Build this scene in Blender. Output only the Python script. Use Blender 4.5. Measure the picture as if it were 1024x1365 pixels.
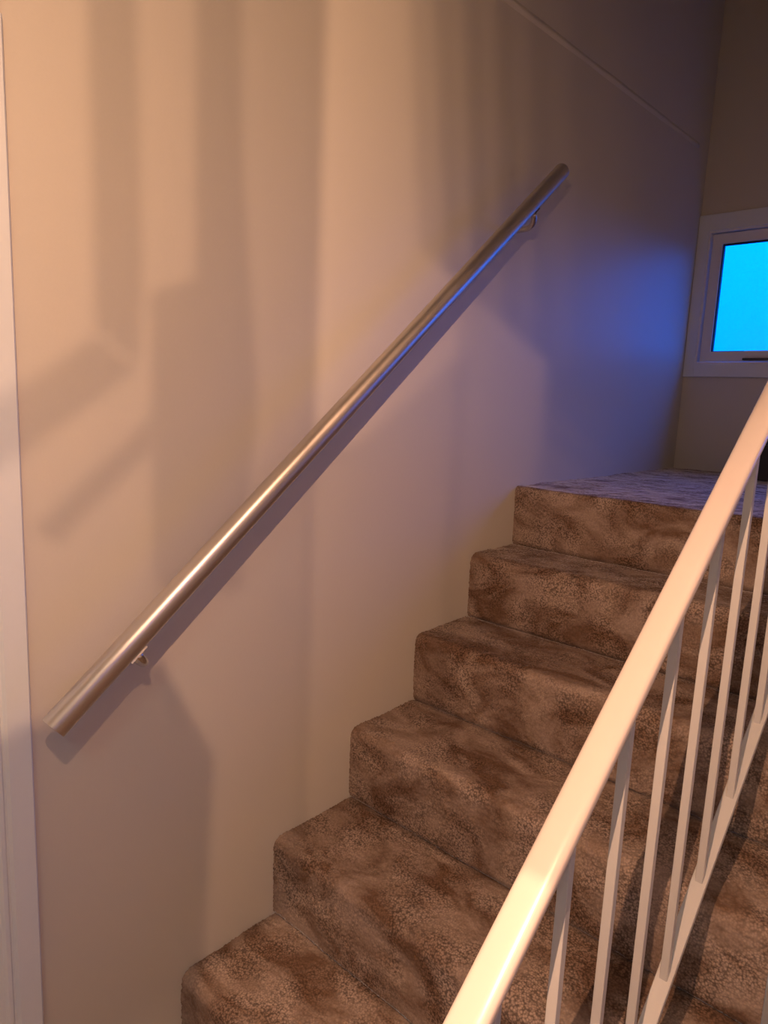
import bpy, bmesh, math, random
import numpy as np
from mathutils import Vector, Matrix

for o in list(bpy.data.objects):
    bpy.data.objects.remove(o, do_unlink=True)
scene = bpy.context.scene
COL = scene.collection
random.seed(7)
rng = np.random.default_rng(11)

# ------------------------------------------------------------------ camera
CAM = Vector((-0.9232, -1.1281, 1.1965))
YAW, PITCH, ROLL, FPX = 0.7321, -0.1612, 0.0439, 917.28
fw = Vector((math.cos(YAW) * math.cos(PITCH), math.sin(YAW) * math.cos(PITCH), math.sin(PITCH)))
rt = fw.cross(Vector((0, 0, 1))).normalized()
up = rt.cross(fw)
rt2 = rt * math.cos(ROLL) + up * math.sin(ROLL)
up2 = -rt * math.sin(ROLL) + up * math.cos(ROLL)
cd = bpy.data.cameras.new('camera')
cam = bpy.data.objects.new('camera', cd)
COL.objects.link(cam)
M = Matrix.Identity(4)
for i in range(3):
    M[i][0], M[i][1], M[i][2], M[i][3] = rt2[i], up2[i], -fw[i], CAM[i]
cam.matrix_world = M
cd.sensor_fit = 'VERTICAL'
cd.sensor_height = 36.0
cd.lens = 36.0 * FPX / 1365.0
cd.clip_start = 0.02
scene.camera = cam

# ------------------------------------------------------------------ world: blue dusk sky above the horizon, dark ground below
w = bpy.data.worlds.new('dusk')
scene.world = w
w.use_nodes = True
nt = w.node_tree
nt.nodes.clear()
tc = nt.nodes.new('ShaderNodeTexCoord')
sx = nt.nodes.new('ShaderNodeSeparateXYZ')
mr = nt.nodes.new('ShaderNodeMapRange')
mr.inputs['From Min'].default_value = -0.04
mr.inputs['From Max'].default_value = 0.02
mx = nt.nodes.new('ShaderNodeMix')
mx.data_type = 'RGBA'
mx.inputs['A'].default_value = (0.0, 0.02, 0.14, 1)
mx.inputs['B'].default_value = (0.000, 0.43, 2.9, 1)
bg = nt.nodes.new('ShaderNodeBackground')
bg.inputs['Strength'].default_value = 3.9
out = nt.nodes.new('ShaderNodeOutputWorld')
nt.links.new(tc.outputs['Generated'], sx.inputs[0])
nt.links.new(sx.outputs['Z'], mr.inputs['Value'])
nt.links.new(mr.outputs[0], mx.inputs['Factor'])
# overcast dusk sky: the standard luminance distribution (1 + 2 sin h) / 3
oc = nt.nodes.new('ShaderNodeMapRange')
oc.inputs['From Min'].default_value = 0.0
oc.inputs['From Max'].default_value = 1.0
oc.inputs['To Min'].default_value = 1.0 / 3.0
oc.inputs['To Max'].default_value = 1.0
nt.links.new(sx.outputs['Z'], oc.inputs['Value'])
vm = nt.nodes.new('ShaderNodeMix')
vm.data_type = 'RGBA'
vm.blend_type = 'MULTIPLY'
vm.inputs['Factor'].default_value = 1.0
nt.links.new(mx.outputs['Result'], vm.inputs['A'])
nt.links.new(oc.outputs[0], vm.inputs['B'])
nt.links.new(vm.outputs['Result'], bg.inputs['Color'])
nt.links.new(bg.outputs[0], out.inputs[0])

scene.view_settings.view_transform = 'Standard'
scene.view_settings.look = 'None'
scene.view_settings.gamma = 1.0
scene.view_settings.use_curve_mapping = False
scene.view_settings.exposure = -0.06

LAMP = Vector((-0.92, -1.02, 1.60))
LAMP_POWER = 108.0
LAMP_COLOR = (1.0, 0.535, 0.31)

# ------------------------------------------------------------------ materials
def new_mat(name):
    m = bpy.data.materials.new(name)
    m.use_nodes = True
    t = m.node_tree
    return m, t, t.nodes['Principled BSDF']

def simple(name, col, rough=0.5, metal=0.0, bump=0.0, bscale=60.0, coat=0.0, var=0.0):
    m, t, b = new_mat(name)
    b.inputs['Roughness'].default_value = rough
    b.inputs['Metallic'].default_value = metal
    if coat:
        b.inputs['Coat Weight'].default_value = coat
        b.inputs['Coat Roughness'].default_value = 0.08
    c = t.nodes.new('ShaderNodeTexCoord')
    n = t.nodes.new('ShaderNodeTexNoise')
    n.inputs['Scale'].default_value = bscale
    n.inputs['Detail'].default_value = 3
    t.links.new(c.outputs['Object'], n.inputs['Vector'])
    mixn = t.nodes.new('ShaderNodeMix')
    mixn.data_type = 'RGBA'
    mixn.inputs['A'].default_value = tuple(x * (1 - var) for x in col) + (1,)
    mixn.inputs['B'].default_value = tuple(min(1, x * (1 + var)) for x in col) + (1,)
    t.links.new(n.outputs['Fac'], mixn.inputs['Factor'])
    t.links.new(mixn.outputs['Result'], b.inputs['Base Color'])
    if bump:
        bp = t.nodes.new('ShaderNodeBump')
        bp.inputs['Strength'].default_value = bump
        bp.inputs['Distance'].default_value = 0.002
        t.links.new(n.outputs['Fac'], bp.inputs['Height'])
        t.links.new(bp.outputs[0], b.inputs['Normal'])
    return m

MAT = {}
MAT['wall'] = simple('wall_paint', (0.54, 0.53, 0.475), 0.48, bump=0.06, bscale=220, var=0.02)
MAT['ceiling'] = simple('ceiling_paint', (0.7, 0.66, 0.6), 0.8, bump=0.1, bscale=150, var=0.02)
MAT['white'] = simple('white_trim_paint', (0.62, 0.69, 0.74), 0.35, bump=0.03, bscale=90, var=0.015)
MAT['sash'] = simple('white_vinyl', (0.66, 0.68, 0.68), 0.3, bump=0.02, bscale=120, var=0.01)
MAT['bars'] = simple('cream_metal_paint', (0.47, 0.485, 0.485), 0.3, bump=0.04, bscale=160, var=0.02)
MAT['rail'] = simple('cream_gloss_plastic', (0.57, 0.525, 0.50), 0.22, bump=0.02, bscale=60, coat=0.5, var=0.02)
MAT['steel_dark'] = simple('bracket_steel', (0.62, 0.6, 0.58), 0.22, metal=1.0, var=0.03)
MAT['black'] = simple('black_lacquer', (0.012, 0.011, 0.011), 0.5, var=0.1)
MAT['latch'] = simple('dark_grey_plastic', (0.05, 0.05, 0.055), 0.35, var=0.05)
MAT['gasket'] = simple('black_rubber', (0.012, 0.013, 0.016), 0.6, var=0.05)
MAT['brass'] = simple('aged_brass', (0.55, 0.38, 0.16), 0.3, metal=1.0, var=0.05)
MAT['floor'] = simple('hall_carpet', (0.24, 0.165, 0.12), 0.95, bump=0.6, bscale=260, var=0.25)

def steel_mat():
    m, t, b = new_mat('brushed_steel')
    b.inputs['Metallic'].default_value = 1.0
    b.inputs['Base Color'].default_value = (0.66, 0.63, 0.60, 1)
    b.inputs['Anisotropic'].default_value = 0.55
    b.inputs['Anisotropic Rotation'].default_value = 0.25
    tg = t.nodes.new('ShaderNodeTangent')
    tg.direction_type = 'RADIAL'
    tg.axis = 'Z'
    t.links.new(tg.outputs[0], b.inputs['Tangent'])
    c = t.nodes.new('ShaderNodeTexCoord')
    n = t.nodes.new('ShaderNodeTexNoise')
    n.inputs['Scale'].default_value = 30.0
    n.inputs['Detail'].default_value = 2
    t.links.new(c.outputs['Object'], n.inputs['Vector'])
    rr = t.nodes.new('ShaderNodeMapRange')
    rr.inputs['To Min'].default_value = 0.38
    rr.inputs['To Max'].default_value = 0.44
    t.links.new(n.outputs['Fac'], rr.inputs['Value'])
    t.links.new(rr.outputs[0], b.inputs['Roughness'])
    return m
MAT['steel'] = steel_mat()

def carpet_mat():
    m, t, b = new_mat('brown_pile_carpet')
    N, K = t.nodes.new, t.links.new
    b.inputs['Roughness'].default_value = 0.9
    b.inputs['Specular IOR Level'].default_value = 0.1
    b.inputs['Sheen Weight'].default_value = 0.9
    b.inputs['Sheen Roughness'].default_value = 0.22
    c = N('ShaderNodeTexCoord')
    # nap patches, where the pile has been brushed one way or the other
    mp = N('ShaderNodeMapping')
    mp.inputs['Scale'].default_value = (1.5, 0.8, 1.3)
    K(c.outputs['Object'], mp.inputs['Vector'])
    n1 = N('ShaderNodeTexNoise')
    n1.inputs['Scale'].default_value = 7.0
    n1.inputs['Detail'].default_value = 6
    n1.inputs['Roughness'].default_value = 0.6
    n1.inputs['Distortion'].default_value = 0.8
    K(mp.outputs[0], n1.inputs['Vector'])
    r1 = N('ShaderNodeValToRGB')
    r1.color_ramp.elements[0].position = 0.38
    r1.color_ramp.elements[0].color = (0.14, 0.088, 0.060, 1)
    r1.color_ramp.elements[1].position = 0.60
    r1.color_ramp.elements[1].color = (0.315, 0.252, 0.212, 1)
    K(n1.outputs['Fac'], r1.inputs['Fac'])
    # tufts: the shade in the gaps between them painted as darker colour
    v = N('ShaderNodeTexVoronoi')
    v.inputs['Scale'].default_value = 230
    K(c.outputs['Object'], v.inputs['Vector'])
    gap_shade = N('ShaderNodeMapRange')
    gap_shade.inputs['From Min'].default_value = 0.25
    gap_shade.inputs['From Max'].default_value = 0.75
    gap_shade.inputs['To Min'].default_value = 1.30
    gap_shade.inputs['To Max'].default_value = 0.42
    K(v.outputs['Distance'], gap_shade.inputs['Value'])
    # the grain shows where the pile stands open, less where it lies flat
    n3 = N('ShaderNodeTexNoise')
    n3.inputs['Scale'].default_value = 11.0
    n3.inputs['Detail'].default_value = 4
    K(c.outputs['Object'], n3.inputs['Vector'])
    op = N('ShaderNodeMapRange')
    op.inputs['From Min'].default_value = 0.40
    op.inputs['From Max'].default_value = 0.58
    op.inputs['To Min'].default_value = 0.25
    op.inputs['To Max'].default_value = 1.0
    K(n3.outputs['Fac'], op.inputs['Value'])
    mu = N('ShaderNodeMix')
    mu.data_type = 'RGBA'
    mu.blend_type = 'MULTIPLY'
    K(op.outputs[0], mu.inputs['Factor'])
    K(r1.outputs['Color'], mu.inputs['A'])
    K(gap_shade.outputs[0], mu.inputs['B'])
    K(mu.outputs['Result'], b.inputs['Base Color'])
    return m
MAT['carpet'] = carpet_mat()

def clear_mat(name, tint, gloss=0.06, rough=0.05, bump=0.0):
    m = bpy.data.materials.new(name)
    m.use_nodes = True
    t = m.node_tree
    t.nodes.clear()
    o = t.nodes.new('ShaderNodeOutputMaterial')
    tr = t.nodes.new('ShaderNodeBsdfTransparent')
    tr.inputs['Color'].default_value = tint + (1,)
    gl = t.nodes.new('ShaderNodeBsdfGlossy')
    gl.inputs['Roughness'].default_value = rough
    mxs = t.nodes.new('ShaderNodeMixShader')
    mxs.inputs['Fac'].default_value = gloss
    c = t.nodes.new('ShaderNodeTexCoord')
    n = t.nodes.new('ShaderNodeTexNoise')
    n.inputs['Scale'].default_value = 120
    n.inputs['Detail'].default_value = 2
    t.links.new(c.outputs['Object'], n.inputs['Vector'])
    # pebbled glass: slight ripple in transmission
    rg = t.nodes.new('ShaderNodeMapRange')
    rg.inputs['To Min'].default_value = 1.0 - bump
    rg.inputs['To Max'].default_value = 1.0
    t.links.new(n.outputs['Fac'], rg.inputs['Value'])
    mu = t.nodes.new('ShaderNodeMix')
    mu.data_type = 'RGBA'
    mu.blend_type = 'MULTIPLY'
    mu.inputs['Factor'].default_value = 1.0
    mu.inputs['A'].default_value = tint + (1,)
    t.links.new(rg.outputs[0], mu.inputs['B'])
    t.links.new(mu.outputs['Result'], tr.inputs['Color'])
    t.links.new(tr.outputs[0], mxs.inputs[1])
    t.links.new(gl.outputs[0], mxs.inputs[2])
    t.links.new(mxs.outputs[0], o.inputs[0])
    return m
MAT['glass'] = clear_mat('pebbled_glass', (0.98, 0.98, 0.98), 0.02, 0.08, 0.12)
MAT['shade'] = clear_mat('lamp_dimming_glass', (0.76, 0.76, 0.76), 0.04, 0.1, 0.02)  # lamp glass tints made up to dim parts of the light
MAT['shade_mid'] = clear_mat('mid_lamp_dimming_glass', (0.6, 0.6, 0.6), 0.04, 0.1, 0.02)
MAT['shade_light'] = clear_mat('light_lamp_dimming_glass', (0.86, 0.86, 0.86), 0.03, 0.1, 0.02)
MAT['shade_dark'] = clear_mat('strong_lamp_dimming_glass', (0.32, 0.32, 0.32), 0.04, 0.1, 0.02)

def glow_mat():
    m = bpy.data.materials.new('lit_bulb')
    m.use_nodes = True
    t = m.node_tree
    t.nodes.clear()
    o = t.nodes.new('ShaderNodeOutputMaterial')
    tr = t.nodes.new('ShaderNodeBsdfTransparent')
    em = t.nodes.new('ShaderNodeEmission')
    em.inputs['Color'].default_value = LAMP_COLOR + (1,)
    em.inputs['Strength'].default_value = 3.0
    ad = t.nodes.new('ShaderNodeAddShader')
    t.links.new(tr.outputs[0], ad.inputs[0])
    t.links.new(em.outputs[0], ad.inputs[1])
    t.links.new(ad.outputs[0], o.inputs[0])
    return m
MAT['bulb'] = glow_mat()

# ------------------------------------------------------------------ helpers
def link(name, mesh, mat, parent=None, smooth=False):
    if mat is not None:
        mesh.materials.clear()
        mesh.materials.append(MAT[mat] if isinstance(mat, str) else mat)
    if smooth:
        for p in mesh.polygons:
            p.use_smooth = True
    o = bpy.data.objects.new(name, mesh)
    COL.objects.link(o)
    if parent is not None:
        o.parent = parent
    return o

def empty(name, loc=(0, 0, 0)):
    o = bpy.data.objects.new(name, None)
    o.empty_display_size = 0.05
    COL.objects.link(o)
    o.location = loc
    return o

def tag(o, label=None, cat=None, group=None, kind=None):
    if label: o['label'] = label
    if cat: o['category'] = cat
    if group: o['group'] = group
    if kind: o['kind'] = kind
    return o

def bm_mesh(bm, name):
    me = bpy.data.meshes.new(name)
    bmesh.ops.recalc_face_normals(bm, faces=bm.faces[:])
    bm.to_mesh(me)
    bm.free()
    return me

def bm_box(bm, lo, hi):
    vs = [bm.verts.new((x, y, z)) for x in (lo[0], hi[0]) for y in (lo[1], hi[1]) for z in (lo[2], hi[2])]
    for f in ((0, 1, 3, 2), (4, 6, 7, 5), (0, 4, 5, 1), (2, 3, 7, 6), (0, 2, 6, 4), (1, 5, 7, 3)):
        bm.faces.new([vs[i] for i in f])
    return vs

def box(name, lo, hi, mat, parent=None, bevel=0.0, off=(0, 0, 0)):
    """box in world coordinates, stored relative to the parent's location 'off'"""
    bm = bmesh.new()
    bm_box(bm, [min(a, b) - c for a, b, c in zip(lo, hi, off)], [max(a, b) - c for a, b, c in zip(lo, hi, off)])
    if bevel:
        bmesh.ops.bevel(bm, geom=bm.edges[:], offset=bevel, segments=2, profile=0.7, affect='EDGES')
    return link(name, bm_mesh(bm, name), mat, parent, smooth=False)

def boxes(name, lst, mat, parent=None):
    bm = bmesh.new()
    for lo, hi in lst:
        bm_box(bm, lo, hi)
    return link(name, bm_mesh(bm, name), mat, parent)

def sweep(bm, rings, close_ring=True, caps=True):
    """rings: list of lists of Vectors, all of one length"""
    vr = [[bm.verts.new(v) for v in r] for r in rings]
    n = len(vr[0])
    for a, b in zip(vr, vr[1:]):
        for i in range(n if close_ring else n - 1):
            j = (i + 1) % n
            bm.faces.new((a[i], a[j], b[j], b[i]))
    if caps and close_ring:
        bm.faces.new(vr[0][::-1])
        bm.faces.new(vr[-1])
    return vr

def tube(bm, pts, r, seg=16, caps=True):
    pts = [Vector(p) for p in pts]
    rs = r if isinstance(r, (list, tuple)) else [r] * len(pts)
    rings = []
    prev = None
    for i, p in enumerate(pts):
        d = (pts[min(i + 1, len(pts) - 1)] - pts[max(i - 1, 0)]).normalized()
        u = prev if prev is not None else (Vector((0, 0, 1)) if abs(d.z) < 0.9 else Vector((1, 0, 0)))
        u = (u - d * u.dot(d)).normalized()
        prev = u
        v = d.cross(u)
        rings.append([p + (u * math.cos(a) + v * math.sin(a)) * rs[i] for a in [2 * math.pi * k / seg for k in range(seg)]])
    sweep(bm, rings, True, caps)

def lathe(bm, prof, seg=24, centre=(0, 0, 0)):
    """prof: list of (radius, z)"""
    c = Vector(centre)
    sweep(bm, [[c + Vector((max(r, 1e-5) * math.cos(a), max(r, 1e-5) * math.sin(a), z)) for a in [2 * math.pi * k / seg for k in range(seg)]] for r, z in prof], True, True)

# ------------------------------------------------------------------ measured layout (metres; x runs up the stairs, the wall is y = 0)
FLOOR = -0.38
XB = 2.298                    # far wall with the window
X0 = -2.8                     # hall end behind the camera
YR = -2.4                    # right-hand hall wall
ZC = 3.9                      # ceiling
YS = -0.957                   # open side of the stairs
RX = [-0.476, -0.236, 0.003, 0.243, 0.483, 0.722, 0.944]      # risers
TZ = [-0.19, -0.003, 0.190, 0.381, 0.572, 0.763, 0.949]       # tread heights
LAND = TZ[-1]
T = 0.12

# ------------------------------------------------------------------ setting
# window opening in the far wall
WY0, WY1, WZ0, WZ1 = -0.046, -0.664, 1.413, 1.968
VY0, VY1, VZ0, VZ1 = -0.83, -2.20, 1.08, 1.968          # larger window added outside the picture for more blue light
tag(boxes('wall_far', [((XB, YR, FLOOR), (XB + T, 0, VZ0)), ((XB, YR, WZ1), (XB + T, 0, ZC)), ((XB, VY0, VZ0), (XB + T, 0, WZ0)),
                       ((XB, WY0, WZ0), (XB + T, 0, WZ1)), ((XB, VY0, WZ0), (XB + T, WY1, WZ1)), ((XB, YR, VZ0), (XB + T, VY1, VZ1))], 'wall'), kind='structure')
# left wall, with the doorway at its near end
DX0, DX1, DZ = -1.40, -0.600, 1.70
tag(boxes('wall_left', [((DX1, 0, FLOOR), (XB + T, T, ZC)), ((DX0, 0, DZ), (DX1, T, ZC)), ((X0 - T, 0, FLOOR), (DX0, T, ZC))], 'wall'), kind='structure')
tag(box('wall_back', (X0 - T, YR, FLOOR), (X0, 0, ZC), 'wall'), kind='structure')
# right wall with a narrow unseen window added for cool fill
SX0, SX1, SZ0, SZ1 = -1.65, -1.36, 0.8, 2.0
tag(boxes('wall_right', [((X0 - T, YR - T, FLOOR), (SX0, YR, ZC)), ((SX1, YR - T, FLOOR), (XB + T, YR, ZC)),
                         ((SX0, YR - T, FLOOR), (SX1, YR, SZ0)), ((SX0, YR - T, SZ1), (SX1, YR, ZC))], 'wall'), kind='structure')
ZH, YH, XH = 2.24, -0.87, 1.6            # hall ceiling: height, edge over the stairs, edge over the landing
tag(box('ceiling_upper', (X0 - T, YR - T, ZC), (XB + T, T, ZC + 0.1), 'ceiling'), kind='structure')
tag(boxes('ceiling', [((X0, YR, ZH), (XH, YH, ZH + 0.28)), ((X0, YH, ZH), (-0.75, 0, ZH + 0.28))], 'ceiling'), kind='structure')
tag(box('floor', (X0 - T, YR - T, FLOOR - 0.1), (XB + T, T, FLOOR), 'floor'), kind='structure')

# faint plaster joint running along the left wall at the upper floor's level
bm = bmesh.new()
rings = []
for x in np.linspace(-0.6, XB - 0.12, 60):
    z = 2.212 + 0.036 * x
    wv = 0.0012 * math.sin(x * 7.1) + 0.0008 * math.sin(x * 17.3)
    rings.append([Vector((x, 0.001, z - 0.013))] + [Vector((x, -0.0042 * math.cos(q * math.pi / 2) ** 2 + wv * 0.3, z + 0.013 * q)) for q in np.linspace(-0.9, 0.9, 9)] + [Vector((x, 0.001, z + 0.013))])
sweep(bm, rings)
tag(link('trim_1', bm_mesh(bm, 'joint'), 'wall', smooth=True), kind='structure')

# door casing on the left wall and the door in it
cas = empty('trim_2', (DX1, 0, FLOOR))
tag(cas, kind='structure')
def casing_profile(s):
    # (distance from opening, proud of the wall), from the wall side inwards
    return [(0.082, 0.0), (0.082, -0.013), (0.079, -0.016), (0.045, -0.016), (0.0405, -0.0105), (0.037, -0.0105), (0.034, -0.0145), (0.028, -0.0145), (0.024, -0.008), (0.010, -0.006), (0.0, -0.0055), (0.0, 0.0)]
for side in (1, -1):
    bm = bmesh.new()
    xe = DX1 if side == 1 else DX0
    rings = [[Vector((xe + side * a - DX1, b, z - FLOOR)) for a, b in casing_profile(1)] for z in (FLOOR, DZ)]
    sweep(bm, rings)
    link('side_casing', bm_mesh(bm, 'side_casing'), 'white', cas)
bm = bmesh.new()
sweep(bm, [[Vector((x - DX1, b, DZ + a - FLOOR)) for a, b in casing_profile(1)] for x in (DX0 - 0.082, DX1 + 0.082)])
link('head_casing', bm_mesh(bm, 'head_casing'), 'white', cas)
door = empty('door_1', ((DX0 + DX1) / 2, 0.05, FLOOR))
tag(door, kind='structure')
dl = door.location
box('door_leaf', (DX0 + 0.004, 0.045, FLOOR + 0.006), (DX1 - 0.004, 0.085, DZ - 0.004), 'white', door, off=dl)
for zz in ((FLOOR + 0.2, 0.5), (0.62, DZ - 0.15)):
    for xx in ((DX0 + 0.1, -1.04), (-0.96, DX1 - 0.1)):
        box('panel', (xx[0], 0.040, zz[0]), (xx[1], 0.05, zz[1]), 'white', door, bevel=0.003, off=dl)
bm = bmesh.new()
tube(bm, [(DX0 + 0.07 - dl.x, -0.006, 0.98), (DX0 + 0.07 - dl.x, -0.04, 0.98)], 0.01)
bmesh.ops.create_uvsphere(bm, u_segments=20, v_segments=12, radius=0.027, matrix=Matrix.Translation((DX0 + 0.07 - dl.x, -0.062, 0.98)))
link('door_knob', bm_mesh(bm, 'door_knob'), 'brass', door, smooth=True)

# ------------------------------------------------------------------ window in the far wall
def make_window(name, WY0, WY1, WZ0, WZ1, n, latch):
    r = empty(name, (XB, (WY0 + WY1) / 2, WZ0))
    tag(r, kind='structure')
    L = r.location
    # flat casing boards round the opening
    c0, c1, cz0, cz1 = WY0 + 0.045, WY1 - 0.045, WZ0 - 0.056, WZ1 + 0.068
    xp = XB - 0.016
    box('casing_board', (xp, c0, cz0), (XB, WY0, cz1), 'white', r, 0.002, L)
    box('casing_board', (xp, WY1, cz0), (XB, c1, cz1), 'white', r, 0.002, L)
    box('casing_board', (xp - 0.001, WY0, WZ1), (XB, WY1, cz1), 'white', r, 0.002, L)
    box('casing_board', (xp - 0.001, WY0, cz0), (XB, WY1, WZ0), 'white', r, 0.002, L)
    # frame lining the opening
    bm = bmesh.new()
    t = 0.008
    for lo, hi in (((XB - 0.012, WY0 - t, WZ0), (XB + T, WY0, WZ1)), ((XB - 0.012, WY1, WZ0), (XB + T, WY1 + t, WZ1)),
                   ((XB - 0.0115, WY1 + t, WZ1 - t), (XB + T, WY0 - t, WZ1)), ((XB - 0.0115, WY1 + t, WZ0), (XB + T, WY0 - t, WZ0 + t))):
        bm_box(bm, Vector(lo) - L, Vector(hi) - L)
    link('frame', bm_mesh(bm, 'frame'), 'sash', r)
    # sashes, standing a little back in the frame
    sz0, sz1 = WZ0 + 0.011, WZ1 - 0.011
    wd = 0.042
    xa, xb = XB + 0.006, XB + 0.044
    pitch = (WY0 - WY1 - 0.016) / n
    for k in range(n):
        s0 = WY0 - 0.008 - pitch * k - 0.004
        s1 = s0 - pitch + 0.008
        bm = bmesh.new()
        for lo, hi in (((xa, s0 - wd, sz0), (xb, s0, sz1)), ((xa, s1, sz0), (xb, s1 + wd, sz1)),
                       ((xa, s1 + wd, sz1 - wd), (xb, s0 - wd, sz1)), ((xa, s1 + wd, sz0), (xb, s0 - wd, sz0 + wd))):
            bm_box(bm, Vector(lo) - L, Vector(hi) - L)
        sash = link('sash', bm_mesh(bm, 'sash'), 'sash', r)
        # rubber gasket round the pane
        bm = bmesh.new()
        g0, g1, gz0, gz1 = s0 - wd, s1 + wd, sz0 + wd, sz1 - wd
        gw = 0.005
        for lo, hi in (((xa + 0.008, g0 - gw, gz0), (xb - 0.01, g0, gz1)), ((xa + 0.008, g1, gz0), (xb - 0.01, g1 + gw, gz1)),
                       ((xa + 0.008, g1, gz1 - gw), (xb - 0.01, g0, gz1)), ((xa + 0.008, g1, gz0), (xb - 0.01, g0, gz0 + gw * 0.6))):
            bm_box(bm, Vector(lo) - L, Vector(hi) - L)
        link('gasket', bm_mesh(bm, 'gasket'), 'gasket', sash)
        box('pane', (XB + 0.022, g1, gz0), (XB + 0.027, g0, gz1), 'glass', sash, off=L)
    # latch on the bottom rail of the sash
    if latch:
        la = box('latch', (XB - 0.016, -0.39, sz0 + 0.004), (xa, -0.238, sz0 + 0.013), 'latch', r, 0.003, L)
        box('latch_plate', (xa - 0.006, -0.40, sz0 + 0.020), (xa, -0.238, sz0 + 0.044), 'sash', la, 0.002, L)
    return r
make_window('window_1', WY0, WY1, WZ0, WZ1, 1, True)
make_window('added_window_3', VY0, VY1, VZ0, VZ1, 2, False)  # unseen, added to bring more blue light onto landing and wall

# narrow unseen window, added to let cool fill into the hall
r = empty('added_window_2', ((SX0 + SX1) / 2, YR, SZ0))
tag(r, kind='structure')
L = r.location
bm = bmesh.new()
for lo, hi in (((SX0 - 0.06, YR, SZ0 - 0.06), (SX0, YR + 0.016, SZ1 + 0.06)), ((SX1, YR, SZ0 - 0.06), (SX1 + 0.06, YR + 0.016, SZ1 + 0.06)),
               ((SX0, YR, SZ1), (SX1, YR + 0.016, SZ1 + 0.06)), ((SX0, YR, SZ0 - 0.06), (SX1, YR + 0.016, SZ0))):
    bm_box(bm, Vector(lo) - L, Vector(hi) - L)
link('casing', bm_mesh(bm, 'casing'), 'white', r)
bm = bmesh.new()
for lo, hi in (((SX0, YR - 0.06, SZ0), (SX0 + 0.04, YR - 0.02, SZ1)), ((SX1 - 0.04, YR - 0.06, SZ0), (SX1, YR - 0.02, SZ1)),
               ((SX0, YR - 0.06, SZ1 - 0.04), (SX1, YR - 0.02, SZ1)), ((SX0, YR - 0.06, SZ0), (SX1, YR - 0.02, SZ0 + 0.04))):
    bm_box(bm, Vector(lo) - L, Vector(hi) - L)
link('sash', bm_mesh(bm, 'sash'), 'sash', r)
box('pane', (SX0 + 0.04, YR - 0.042, SZ0 + 0.04), (SX1 - 0.04, YR - 0.037, SZ1 - 0.04), 'glass', r, off=L)

def portal(name, loc, sx_, sy_, rot):
    ld = bpy.data.lights.new(name, 'AREA')
    ld.shape = 'RECTANGLE'
    ld.size, ld.size_y = sx_, sy_
    ld.cycles.is_portal = True
    o = bpy.data.objects.new(name, ld)
    COL.objects.link(o)
    o.location = loc
    o.rotation_euler = rot
portal('added_landing_portal', (XB + T + 0.01, (VY0 + VY1) / 2, (VZ0 + VZ1) / 2), VZ1 - VZ0, VY0 - VY1, (0, math.radians(90), 0))
portal('window_portal', (XB + T + 0.01, (WY0 + WY1) / 2, (WZ0 + WZ1) / 2), WZ1 - WZ0, WY0 - WY1, (0, math.radians(90), 0))
portal('added_hall_portal', ((SX0 + SX1) / 2, YR - T - 0.01, (SZ0 + SZ1) / 2), SX1 - SX0, SZ1 - SZ0, (math.radians(90), 0, 0))

# ------------------------------------------------------------------ staircase: carpeted steps, landing and side panel
stair = empty('staircase', (RX[0], YS / 2, FLOOR))
tag(stair, 'staircase covered in mottled brown pile carpet, rising beside the plain left wall to a landing', 'staircase')
SO = np.array(stair.location)

def smooth_noise(u, v, seed, cell):
    """bilinear-smooth value noise on a (u, v) grid of coordinates, in -1..1"""
    r_ = np.random.default_rng(seed)
    gu = (u - u.min()) / cell
    gv = (v - v.min()) / cell
    nu, nv = int(gu.max()) + 3, int(gv.max()) + 3
    g = r_.uniform(-1, 1, (nu, nv))
    iu, iv = gu.astype(int), gv.astype(int)
    fu, fv = gu - iu, gv - iv
    fu, fv = fu * fu * (3 - 2 * fu), fv * fv * (3 - 2 * fv)
    return (g[iu, iv] * (1 - fu) * (1 - fv) + g[iu + 1, iv] * fu * (1 - fv) + g[iu, iv + 1] * (1 - fu) * fv + g[iu + 1, iv + 1] * fu * fv)

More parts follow.
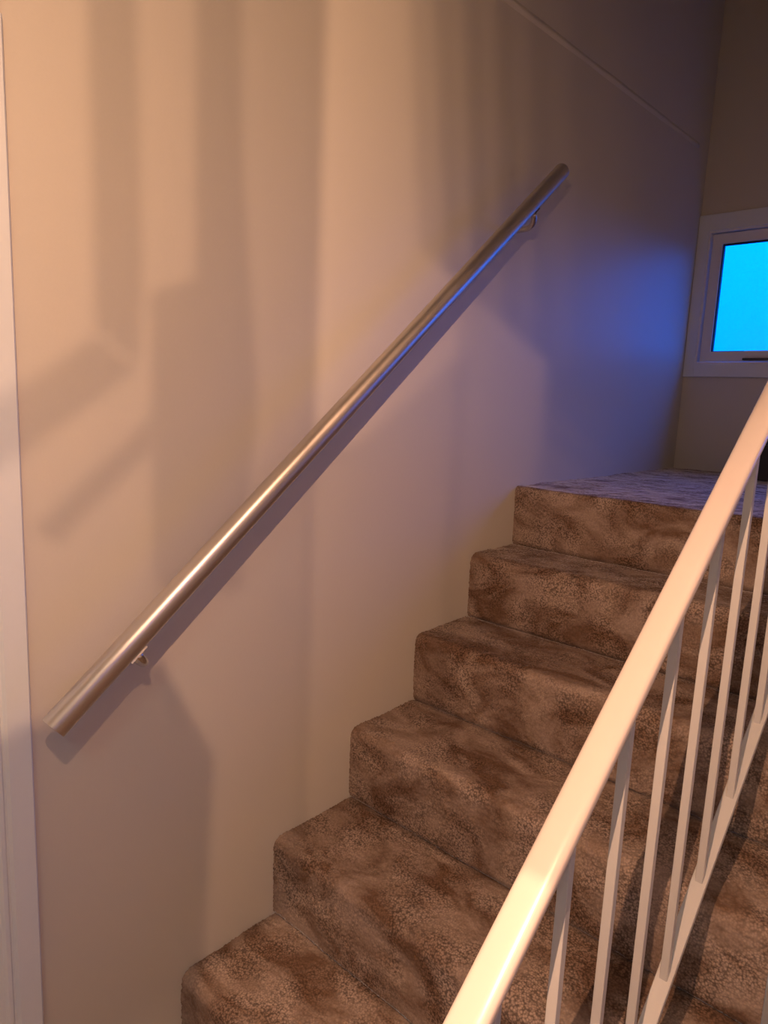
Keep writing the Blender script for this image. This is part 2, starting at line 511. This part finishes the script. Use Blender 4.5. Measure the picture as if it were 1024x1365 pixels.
def carpet_strip(name, prof, y0, y1, du, dv, seed, lump=0.003, pile=0.0019):
    """carpet swept along y over a profile in x-z; tufts and soft lumps are real relief"""
    P = np.array(prof)
    seg = np.linalg.norm(np.diff(P, axis=0), axis=1)
    s = np.concatenate([[0], np.cumsum(seg)])
    n = int(s[-1] / du) + 1
    ss = np.linspace(0, s[-1], n)
    px, pz = np.interp(ss, s, P[:, 0]), np.interp(ss, s, P[:, 1])
    tx, tz = np.gradient(px), np.gradient(pz)
    ln = np.hypot(tx, tz) + 1e-9
    nx, nz = -tz / ln, tx / ln
    k = np.ones(7) / 7
    nxs = np.convolve(np.pad(nx, 3, mode='edge'), k, 'valid')
    nzs = np.convolve(np.pad(nz, 3, mode='edge'), k, 'valid')
    m = int(abs(y1 - y0) / dv) + 1
    yy = np.linspace(y0, y1, m)
    U, V = np.meshgrid(ss, yy, indexing='ij')
    h = lump * (0.6 * smooth_noise(U, V, seed, 0.085) + 0.4 * smooth_noise(U, V, seed + 1, 0.032))
    amp = 0.55 + 0.45 * np.clip(0.5 + 1.3 * smooth_noise(U, V, seed + 2, 0.06), 0, 1)
    h = h + amp * pile * rng.uniform(-1, 1, U.shape)
    edge = np.minimum(np.minimum(np.arange(n), np.arange(n)[::-1]) / 4.0, 1.0)[:, None]
    h = h * edge
    X = px[:, None] + nxs[:, None] * h
    Z = pz[:, None] + nzs[:, None] * h
    Y = np.repeat(yy[None, :], n, 0) + rng.uniform(-1, 1, U.shape) * dv * 0.22
    Y[:, 0], Y[:, -1] = y0, y1
    co = np.stack([X, Y, Z], -1).reshape(-1, 3) - SO
    idx = np.arange(n * m).reshape(n, m)
    q = np.stack([idx[:-1, :-1], idx[1:, :-1], idx[1:, 1:], idx[:-1, 1:]], -1).reshape(-1, 4)
    me = bpy.data.meshes.new(name)
    me.vertices.add(len(co))
    me.vertices.foreach_set('co', co.astype(np.float32).ravel())
    me.loops.add(q.size)
    me.loops.foreach_set('vertex_index', q.astype(np.int32).ravel())
    me.polygons.add(len(q))
    me.polygons.foreach_set('loop_start', np.arange(0, q.size, 4, dtype=np.int32))
    me.update(calc_edges=True)
    me.validate()
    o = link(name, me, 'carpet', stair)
    me.polygons.foreach_set('use_smooth', np.ones(len(q), dtype=bool))
    return o

def step_profile(x, zb, zt, xn, r=0.024):
    """riser foot, riser, rounded nosing, tread back to the next riser"""
    pts = [(x + 0.012, zb - 0.004), (x + 0.004, zb + 0.004), (x + 0.001, zb + 0.012), (x - 0.002, zb + (zt - zb) * 0.5)]
    cx, cz = x - 0.002 + r, zt - r
    for a in np.linspace(math.pi, math.pi / 2, 9):
        pts.append((cx + r * math.cos(a), cz + r * math.sin(a)))
    xe = xn + 0.012
    pts += [(x + (xe - x) * 0.55, zt - 0.001), (xe - 0.02, zt), (xe, zt - 0.004)]
    return pts

for i in range(len(RX) - 1):
    zb = FLOOR if i == 0 else TZ[i - 1]
    fine = 0.0032 if i >= 1 else 0.007
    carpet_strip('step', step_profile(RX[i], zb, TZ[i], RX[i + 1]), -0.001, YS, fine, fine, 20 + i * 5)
# landing: last riser and the platform
x, zb, zt = RX[-1], TZ[-2], TZ[-1]
rr_ = 0.014
pl = [(x + 0.012, zb - 0.004), (x + 0.004, zb + 0.004), (x, zb + 0.012), (x - 0.001, zb + 0.09)]
for a in np.linspace(math.pi, math.pi / 2, 7):
    pl.append((x - 0.001 + rr_ + rr_ * math.cos(a), zt - rr_ + rr_ * math.sin(a)))
pl += [(1.5, zt), (XB - 0.004, zt)]
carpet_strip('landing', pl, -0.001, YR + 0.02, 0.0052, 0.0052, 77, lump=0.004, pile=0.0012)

# white side panel closing the open side of the stairs (stepped like the treads)
def side_panel():
    bm = bmesh.new()
    poly = [(RX[0] + 0.014, FLOOR)]
    for i in range(len(RX)):
        poly.append((RX[i] + 0.014, TZ[i] - 0.014))
        if i + 1 < len(RX):
            poly.append((RX[i + 1] + 0.014, TZ[i] - 0.014))
    poly += [(1.04, LAND - 0.014), (1.04, FLOOR)]
    rings = []
    for y in (YS + 0.012, YS + 0.0005):
        rings.append([Vector((a, y, b)) - stair.location for a, b in poly])
    sweep(bm, rings)
    return link('side_panel', bm_mesh(bm, 'side_panel'), 'white', stair)
side_panel()
tag(box('wall_under_landing', (RX[-1] + 0.02, YR, FLOOR), (RX[-1] + 0.10, YS + 0.0, LAND - 0.02), 'wall'), kind='structure')

# ------------------------------------------------------------------ steel wall handrail
H1, H2 = Vector((-0.515, -0.090, 0.671)), Vector((0.916, -0.090, 1.852))
HR = 0.0215
hd = (H2 - H1).normalized()
def make_handrail():
    r = empty('wall_handrail', H1)
    tag(r, 'round brushed steel handrail mounted diagonally on the left wall', 'handrail')
    quat = hd.to_track_quat('Z', 'Y')
    ln = (H2 - H1).length
    bm = bmesh.new()
    prof = [(HR - 0.003, 0.0005), (HR - 0.0008, 0.0), (HR, 0.0012), (HR, ln - 0.0012), (HR - 0.0008, ln), (HR - 0.003, ln - 0.0005)]
    seg = 64
    sweep(bm, [[Vector((q * math.cos(a), q * math.sin(a), z)) for a in [2 * math.pi * k / seg for k in range(seg)]] for q, z in prof])
    t = link('tube', bm_mesh(bm, 'tube'), 'steel', r, smooth=True)
    t.rotation_mode = 'QUATERNION'
    t.rotation_quaternion = quat
    mod = t.modifiers.new('edges', 'EDGE_SPLIT')
    mod.split_angle = math.radians(40)
    nrm = Vector((-hd.z, 0, hd.x))           # upward normal of the rail in the wall's plane
    for s in (0.088, 0.895):
        c = H1 + hd * ln * s
        b = link('bracket', bpy.data.meshes.new('bracket'), None, r)
        # curved arm: from the wall plate out and up to the saddle below the rail
        w0 = Vector((c.x, 0.0, c.z)) - nrm * 0.064
        pts = [Vector((c.x, -0.004, c.z)) - nrm * 0.064 - H1, Vector((c.x, -0.03, c.z)) - nrm * 0.064 - H1]
        for k in range(11):
            a = k / 10 * math.pi / 2
            pts.append(Vector((c.x, -0.052 - 0.038 * math.sin(a), c.z)) - nrm * (0.064 - 0.040 * (1 - math.cos(a))) - H1)
        bm = bmesh.new()
        tube(bm, pts, 0.0075, 14)
        b.data = bm_mesh(bm, 'bracket_arm')
        b.data.materials.append(MAT['steel_dark'])
        for p in b.data.polygons: p.use_smooth = True
        # round wall plate
        bm = bmesh.new()
        cp = w0 - H1
        rings = []
        for rad, y in ((0.021, 0.0), (0.021, -0.004), (0.019, -0.006), (0.004, -0.0062)):
            rings.append([cp + Vector((rad * math.cos(a), y, rad * math.sin(a))) for a in [2 * math.pi * k / 28 for k in range(28)]])
        sweep(bm, rings)
        link('wall_plate', bm_mesh(bm, 'wall_plate'), 'steel_dark', b)
        # saddle strip hugging the underside of the tube
        bm = bmesh.new()
        rings = []
        for l in (-0.018, 0.018):
            ring = []
            for rad in (HR + 0.0002, HR + 0.0035):
                aa = np.linspace(-0.55, 0.55, 9) if rad < HR + 0.001 else np.linspace(0.55, -0.55, 9)
                for a in aa:
                    ring.append(c + hd * l - nrm * rad * math.cos(a) + Vector((0, rad * math.sin(a), 0)) - H1)
            rings.append(ring)
        sweep(bm, rings)
        link('saddle', bm_mesh(bm, 'saddle'), 'steel_dark', b)
    return r
make_handrail()

# ------------------------------------------------------------------ balustrade on the open side
YB, MB = -0.87, 0.7579
ZT, ZB = 1.090, 0.408            # cap rail centre and top of the bottom rail at x = 0
BX0, BX1 = -1.02, 1.12
def make_balustrade():
    r = empty('balustrade', (BX0, YB, FLOOR))
    tag(r, 'cream painted metal balustrade with square bars and glossy rounded cap rail', 'balustrade')
    L = r.location
    sl = Vector((1, 0, MB)).normalized()
    nn = Vector((-sl.z, 0, sl.x))
    # cap rail: D-shaped plastic profile
    prof = []
    wd, hu, hdn = 0.0168, 0.009, 0.009
    for a in np.linspace(0, math.pi, 19):
        ca, sa = math.cos(a), math.sin(a)
        prof.append((math.copysign(abs(ca) ** 0.75, ca) * wd, hu * sa ** 0.62 if sa > 1e-9 else 0.0))
    for a in np.linspace(math.pi, 2 * math.pi, 13)[1:-1]:
        ca, sa = math.cos(a), math.sin(a)
        prof.append((math.copysign(abs(ca) ** 0.6, ca) * wd, -hdn * abs(sa) ** 0.6))
    bm = bmesh.new()
    rings = []
    for x in np.linspace(BX0 - 0.04, BX1 + 0.03, 24):
        c = Vector((x, YB, ZT + MB * x)) - L
        rings.append([c + Vector((0, a, 0)) + nn * b for a, b in prof])
    sweep(bm, rings)
    link('cap_rail', bm_mesh(bm, 'cap_rail'), 'rail', r, smooth=True)
    # flat steel bars top and bottom
    for nm, z0, th in (('top_bar', ZT - 0.0095, 0.007), ('bottom_rail', ZB, 0.009)):
        bm = bmesh.new()
        hw = 0.011
        rings = []
        for x in (BX0, BX1):
            c = Vector((x, YB, z0 + MB * x)) - L
            rings.append([c + Vector((0, a, 0)) + nn * b for a, b in ((-hw + .001, 0), (hw - .001, 0), (hw, -.001), (hw, -th), (-hw, -th), (-hw, -.001))])
        sweep(bm, rings)
        link(nm, bm_mesh(bm, nm), 'bars', r)
    # bars
    hb = 0.0055
    zt0, zb0 = ZT - 0.012, ZB - 0.001
    bm = bmesh.new()
    rings = []
    bev = 0.0007
    sec = [(-hb + bev, -hb), (hb - bev, -hb), (hb, -hb + bev), (hb, hb - bev), (hb - bev, hb), (-hb + bev, hb), (-hb, hb - bev), (-hb, -hb + bev)]
    for z0 in (zb0, zt0):
        rings.append([Vector((a, b, z0 + MB * a)) for a, b in sec])
    sweep(bm, rings)
    me = bm_mesh(bm, 'baluster')
    me.materials.append(MAT['bars'])
    for k in range(-9, 9):
        x = 0.12 + 0.118 * k
        o = bpy.data.objects.new('baluster', me)
        COL.objects.link(o)
        o.parent = r
        o.location = Vector((x, YB, MB * x)) - L
    # end posts, out of the picture at foot and head
    for x, z0 in ((BX0 + 0.012, FLOOR), (BX1 - 0.012, LAND)):
        box('post', (x - 0.014, YB - 0.014, z0), (x + 0.014, YB + 0.014, ZT - 0.012 + MB * x), 'bars', r, 0.002, L)
    return r
make_balustrade()

# ------------------------------------------------------------------ black box on the landing
def make_box():
    x0, x1, y0, y1, h = 2.0, XB - 0.01, -0.408, -0.72, 0.165
    z = LAND + 0.005
    r = empty('storage_box', ((x0 + x1) / 2, (y0 + y1) / 2, z))
    tag(r, 'low black box standing on the landing under the window', 'box')
    L = r.location
    box('body', (x0, y1, z), (x1, y0, z + h - 0.03), 'black', r, 0.003, L)
    box('lid', (x0 - 0.004, y1 - 0.004, z + h - 0.028), (x1, y0 + 0.004, z + h), 'black', r, 0.003, L)
make_box()

# ------------------------------------------------------------------ unseen lamp over the foot of the stairs, in a made-up lantern
def make_lamp():
    r = empty('pendant_lantern', (LAMP.x, LAMP.y, ZH))
    tag(r, 'unseen hanging lamp with made-up tinted panes that shape its light on the wall', 'lamp')
    L = r.location
    z = LAMP.z - ZH
    hs, zu, zl = 0.12, 0.14, -0.19        # half width, pane top and bottom relative to the bulb
    bm = bmesh.new()
    lathe(bm, [(0.0, 0.0), (0.06, 0.0), (0.06, -0.012), (0.02, -0.03), (0.0, -0.03)])
    link('ceiling_rose', bm_mesh(bm, 'rose'), 'brass', r, smooth=True)
    bm = bmesh.new()
    tube(bm, [(0, 0, -0.03), (0, 0, z + zu + 0.08)], 0.004, 10)
    link('cord', bm_mesh(bm, 'cord'), 'brass', r, smooth=True)
    bm = bmesh.new()
    rings = []
    for q, zz in ((hs + 0.012, zu), (hs + 0.012, zu + 0.012), (hs * 0.45, zu + 0.06), (0.012, zu + 0.085)):
        rings.append([Vector((a * q, b * q, z + zz)) for a, b in ((-1, -1), (1, -1), (1, 1), (-1, 1))])
    sweep(bm, rings)
    link('cap', bm_mesh(bm, 'cap'), 'brass', r)
    bm = bmesh.new()
    lathe(bm, [(0.0, z + zu), (0.016, z + zu), (0.016, z + 0.05), (0.0, z + 0.05)])
    link('socket', bm_mesh(bm, 'socket'), 'brass', r, smooth=True)
    bm = bmesh.new()
    lathe(bm, [(0.0, z + 0.05), (0.012, z + 0.048), (0.016, z + 0.03), (0.028, z + 0.008), (0.03, z - 0.008), (0.022, z - 0.026), (0.0, z - 0.032)])
    link('bulb', bm_mesh(bm, 'bulb'), 'bulb', r, smooth=True)
    # bonded panes: front (towards the stair wall), back, near side; the far side is pieced together, tints made up to dim the light
    e = 0.0025
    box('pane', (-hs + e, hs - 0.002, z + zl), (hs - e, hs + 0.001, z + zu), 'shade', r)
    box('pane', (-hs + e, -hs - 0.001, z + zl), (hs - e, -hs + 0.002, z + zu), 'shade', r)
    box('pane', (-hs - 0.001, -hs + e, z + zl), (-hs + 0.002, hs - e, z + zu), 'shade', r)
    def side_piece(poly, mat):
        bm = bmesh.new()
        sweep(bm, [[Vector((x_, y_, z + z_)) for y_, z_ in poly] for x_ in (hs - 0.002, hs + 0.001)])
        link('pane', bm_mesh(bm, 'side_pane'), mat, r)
    # upper part: ever darker strips added to fade the light up the stairs, edges leaning
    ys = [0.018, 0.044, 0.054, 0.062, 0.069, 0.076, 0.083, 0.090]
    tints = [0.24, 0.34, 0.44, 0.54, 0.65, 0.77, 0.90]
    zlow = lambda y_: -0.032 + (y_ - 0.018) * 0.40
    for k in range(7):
        m_ = clear_mat('graded_dimming_glass', (tints[k],) * 3, 0.04, 0.1, 0.02)
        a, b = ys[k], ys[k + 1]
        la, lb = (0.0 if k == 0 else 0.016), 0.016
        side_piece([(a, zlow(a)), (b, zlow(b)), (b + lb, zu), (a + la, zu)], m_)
    lows = [(0.0, 0.007, 0.42), (0.007, 0.014, 0.56), (0.014, 0.021, 0.70)]      # graded again below to soften the edge they cast
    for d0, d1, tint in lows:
        m_ = clear_mat('graded_dimming_glass', (tint,) * 3, 0.04, 0.1, 0.02)
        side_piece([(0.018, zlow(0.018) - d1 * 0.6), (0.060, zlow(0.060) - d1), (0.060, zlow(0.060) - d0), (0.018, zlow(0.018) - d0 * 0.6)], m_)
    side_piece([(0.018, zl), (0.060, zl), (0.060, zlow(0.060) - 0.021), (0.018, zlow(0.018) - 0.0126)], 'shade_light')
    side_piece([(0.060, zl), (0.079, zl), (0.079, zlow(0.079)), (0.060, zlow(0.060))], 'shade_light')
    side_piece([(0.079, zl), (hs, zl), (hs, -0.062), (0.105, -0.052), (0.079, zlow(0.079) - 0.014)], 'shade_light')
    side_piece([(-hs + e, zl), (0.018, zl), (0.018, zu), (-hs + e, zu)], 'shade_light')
    # made-up facets on the front pane that cast soft bands, (x, z) where their outline meets the stair wall
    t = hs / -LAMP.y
    def band_facet(poly, mat, yoff):
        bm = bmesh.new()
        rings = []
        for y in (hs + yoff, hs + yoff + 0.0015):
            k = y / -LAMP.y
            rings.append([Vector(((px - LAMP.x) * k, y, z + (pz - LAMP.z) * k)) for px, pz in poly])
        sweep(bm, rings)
        link('band_facet', bm_mesh(bm, 'band_facet'), mat, r)
    band_facet([(-0.39, 1.29), (-0.315, 1.24), (-0.305, 1.36), (-0.312, 1.95), (-0.392, 1.95)], 'shade_light', 0.004)
    band_facet([(-0.292, 1.21), (-0.292, 0.84), (-0.10, 0.80), (-0.06, 1.2), (-0.10, 1.6), (-0.12, 2.3), (-0.2, 2.3), (-0.205, 1.4), (-0.292, 1.36)], 'shade_light', 0.004)
    band_facet([(-0.39, 1.28), (-0.318, 1.23), (-0.60, 1.02), (-0.62, 1.11)], 'shade_light', 0.006)
    band_facet([(-0.295, 1.15), (-0.295, 1.09), (-0.46, 0.94), (-0.50, 0.97)], 'shade_light', 0.004)
    band_facet([(-0.75, 0.72), (-0.60, 0.62), (-0.28, 0.70), (-0.16, 0.45), (-0.2, -0.3), (-0.9, -0.3)], 'shade_mid', 0.004)
    ld = bpy.data.lights.new('bulb_light', 'POINT')
    ld.energy = LAMP_POWER
    ld.color = LAMP_COLOR
    ld.shadow_soft_size = 0.0022
    lo = bpy.data.objects.new('bulb_light', ld)
    COL.objects.link(lo)
    lo.parent = r
    lo.location = LAMP - L
make_lamp()

# ------------------------------------------------------------------ cool fill light, added unseen further back in the hall
def make_fill_light():
    cx, cy = -1.75, -1.5
    r = empty('fill_light', (cx, cy, ZH))
    tag(r, 'unseen cool white fill light added in the hall', 'lamp')
    bm = bmesh.new()
    lathe(bm, [(0.0, 0.0), (0.17, 0.0), (0.17, -0.02), (0.155, -0.03), (0.15, -0.012), (0.0, -0.012)], 40)
    link('rim', bm_mesh(bm, 'rim'), 'white', r, smooth=False)
    m = bpy.data.materials.new('fill_diffuser')
    m.use_nodes = True
    b = m.node_tree.nodes['Principled BSDF']
    b.inputs['Base Color'].default_value = (0.8, 0.8, 0.8, 1)
    b.inputs['Emission Color'].default_value = (0.78, 1.0, 0.93, 1)
    b.inputs['Emission Strength'].default_value = 1.5
    bm = bmesh.new()
    lathe(bm, [(0.0, -0.014), (0.146, -0.014), (0.14, -0.03), (0.09, -0.045), (0.0, -0.05)], 40)
    link('diffuser', bm_mesh(bm, 'diffuser'), m, r, smooth=True)
    ld = bpy.data.lights.new('fill_light_lamp', 'AREA')
    ld.shape = 'DISK'
    ld.size = 0.28
    ld.energy = 5.5
    ld.color = (0.78, 1.0, 0.93)
    lo = bpy.data.objects.new('fill_light_lamp', ld)
    COL.objects.link(lo)
    lo.parent = r
    lo.location = (0, 0, -0.055)
make_fill_light()
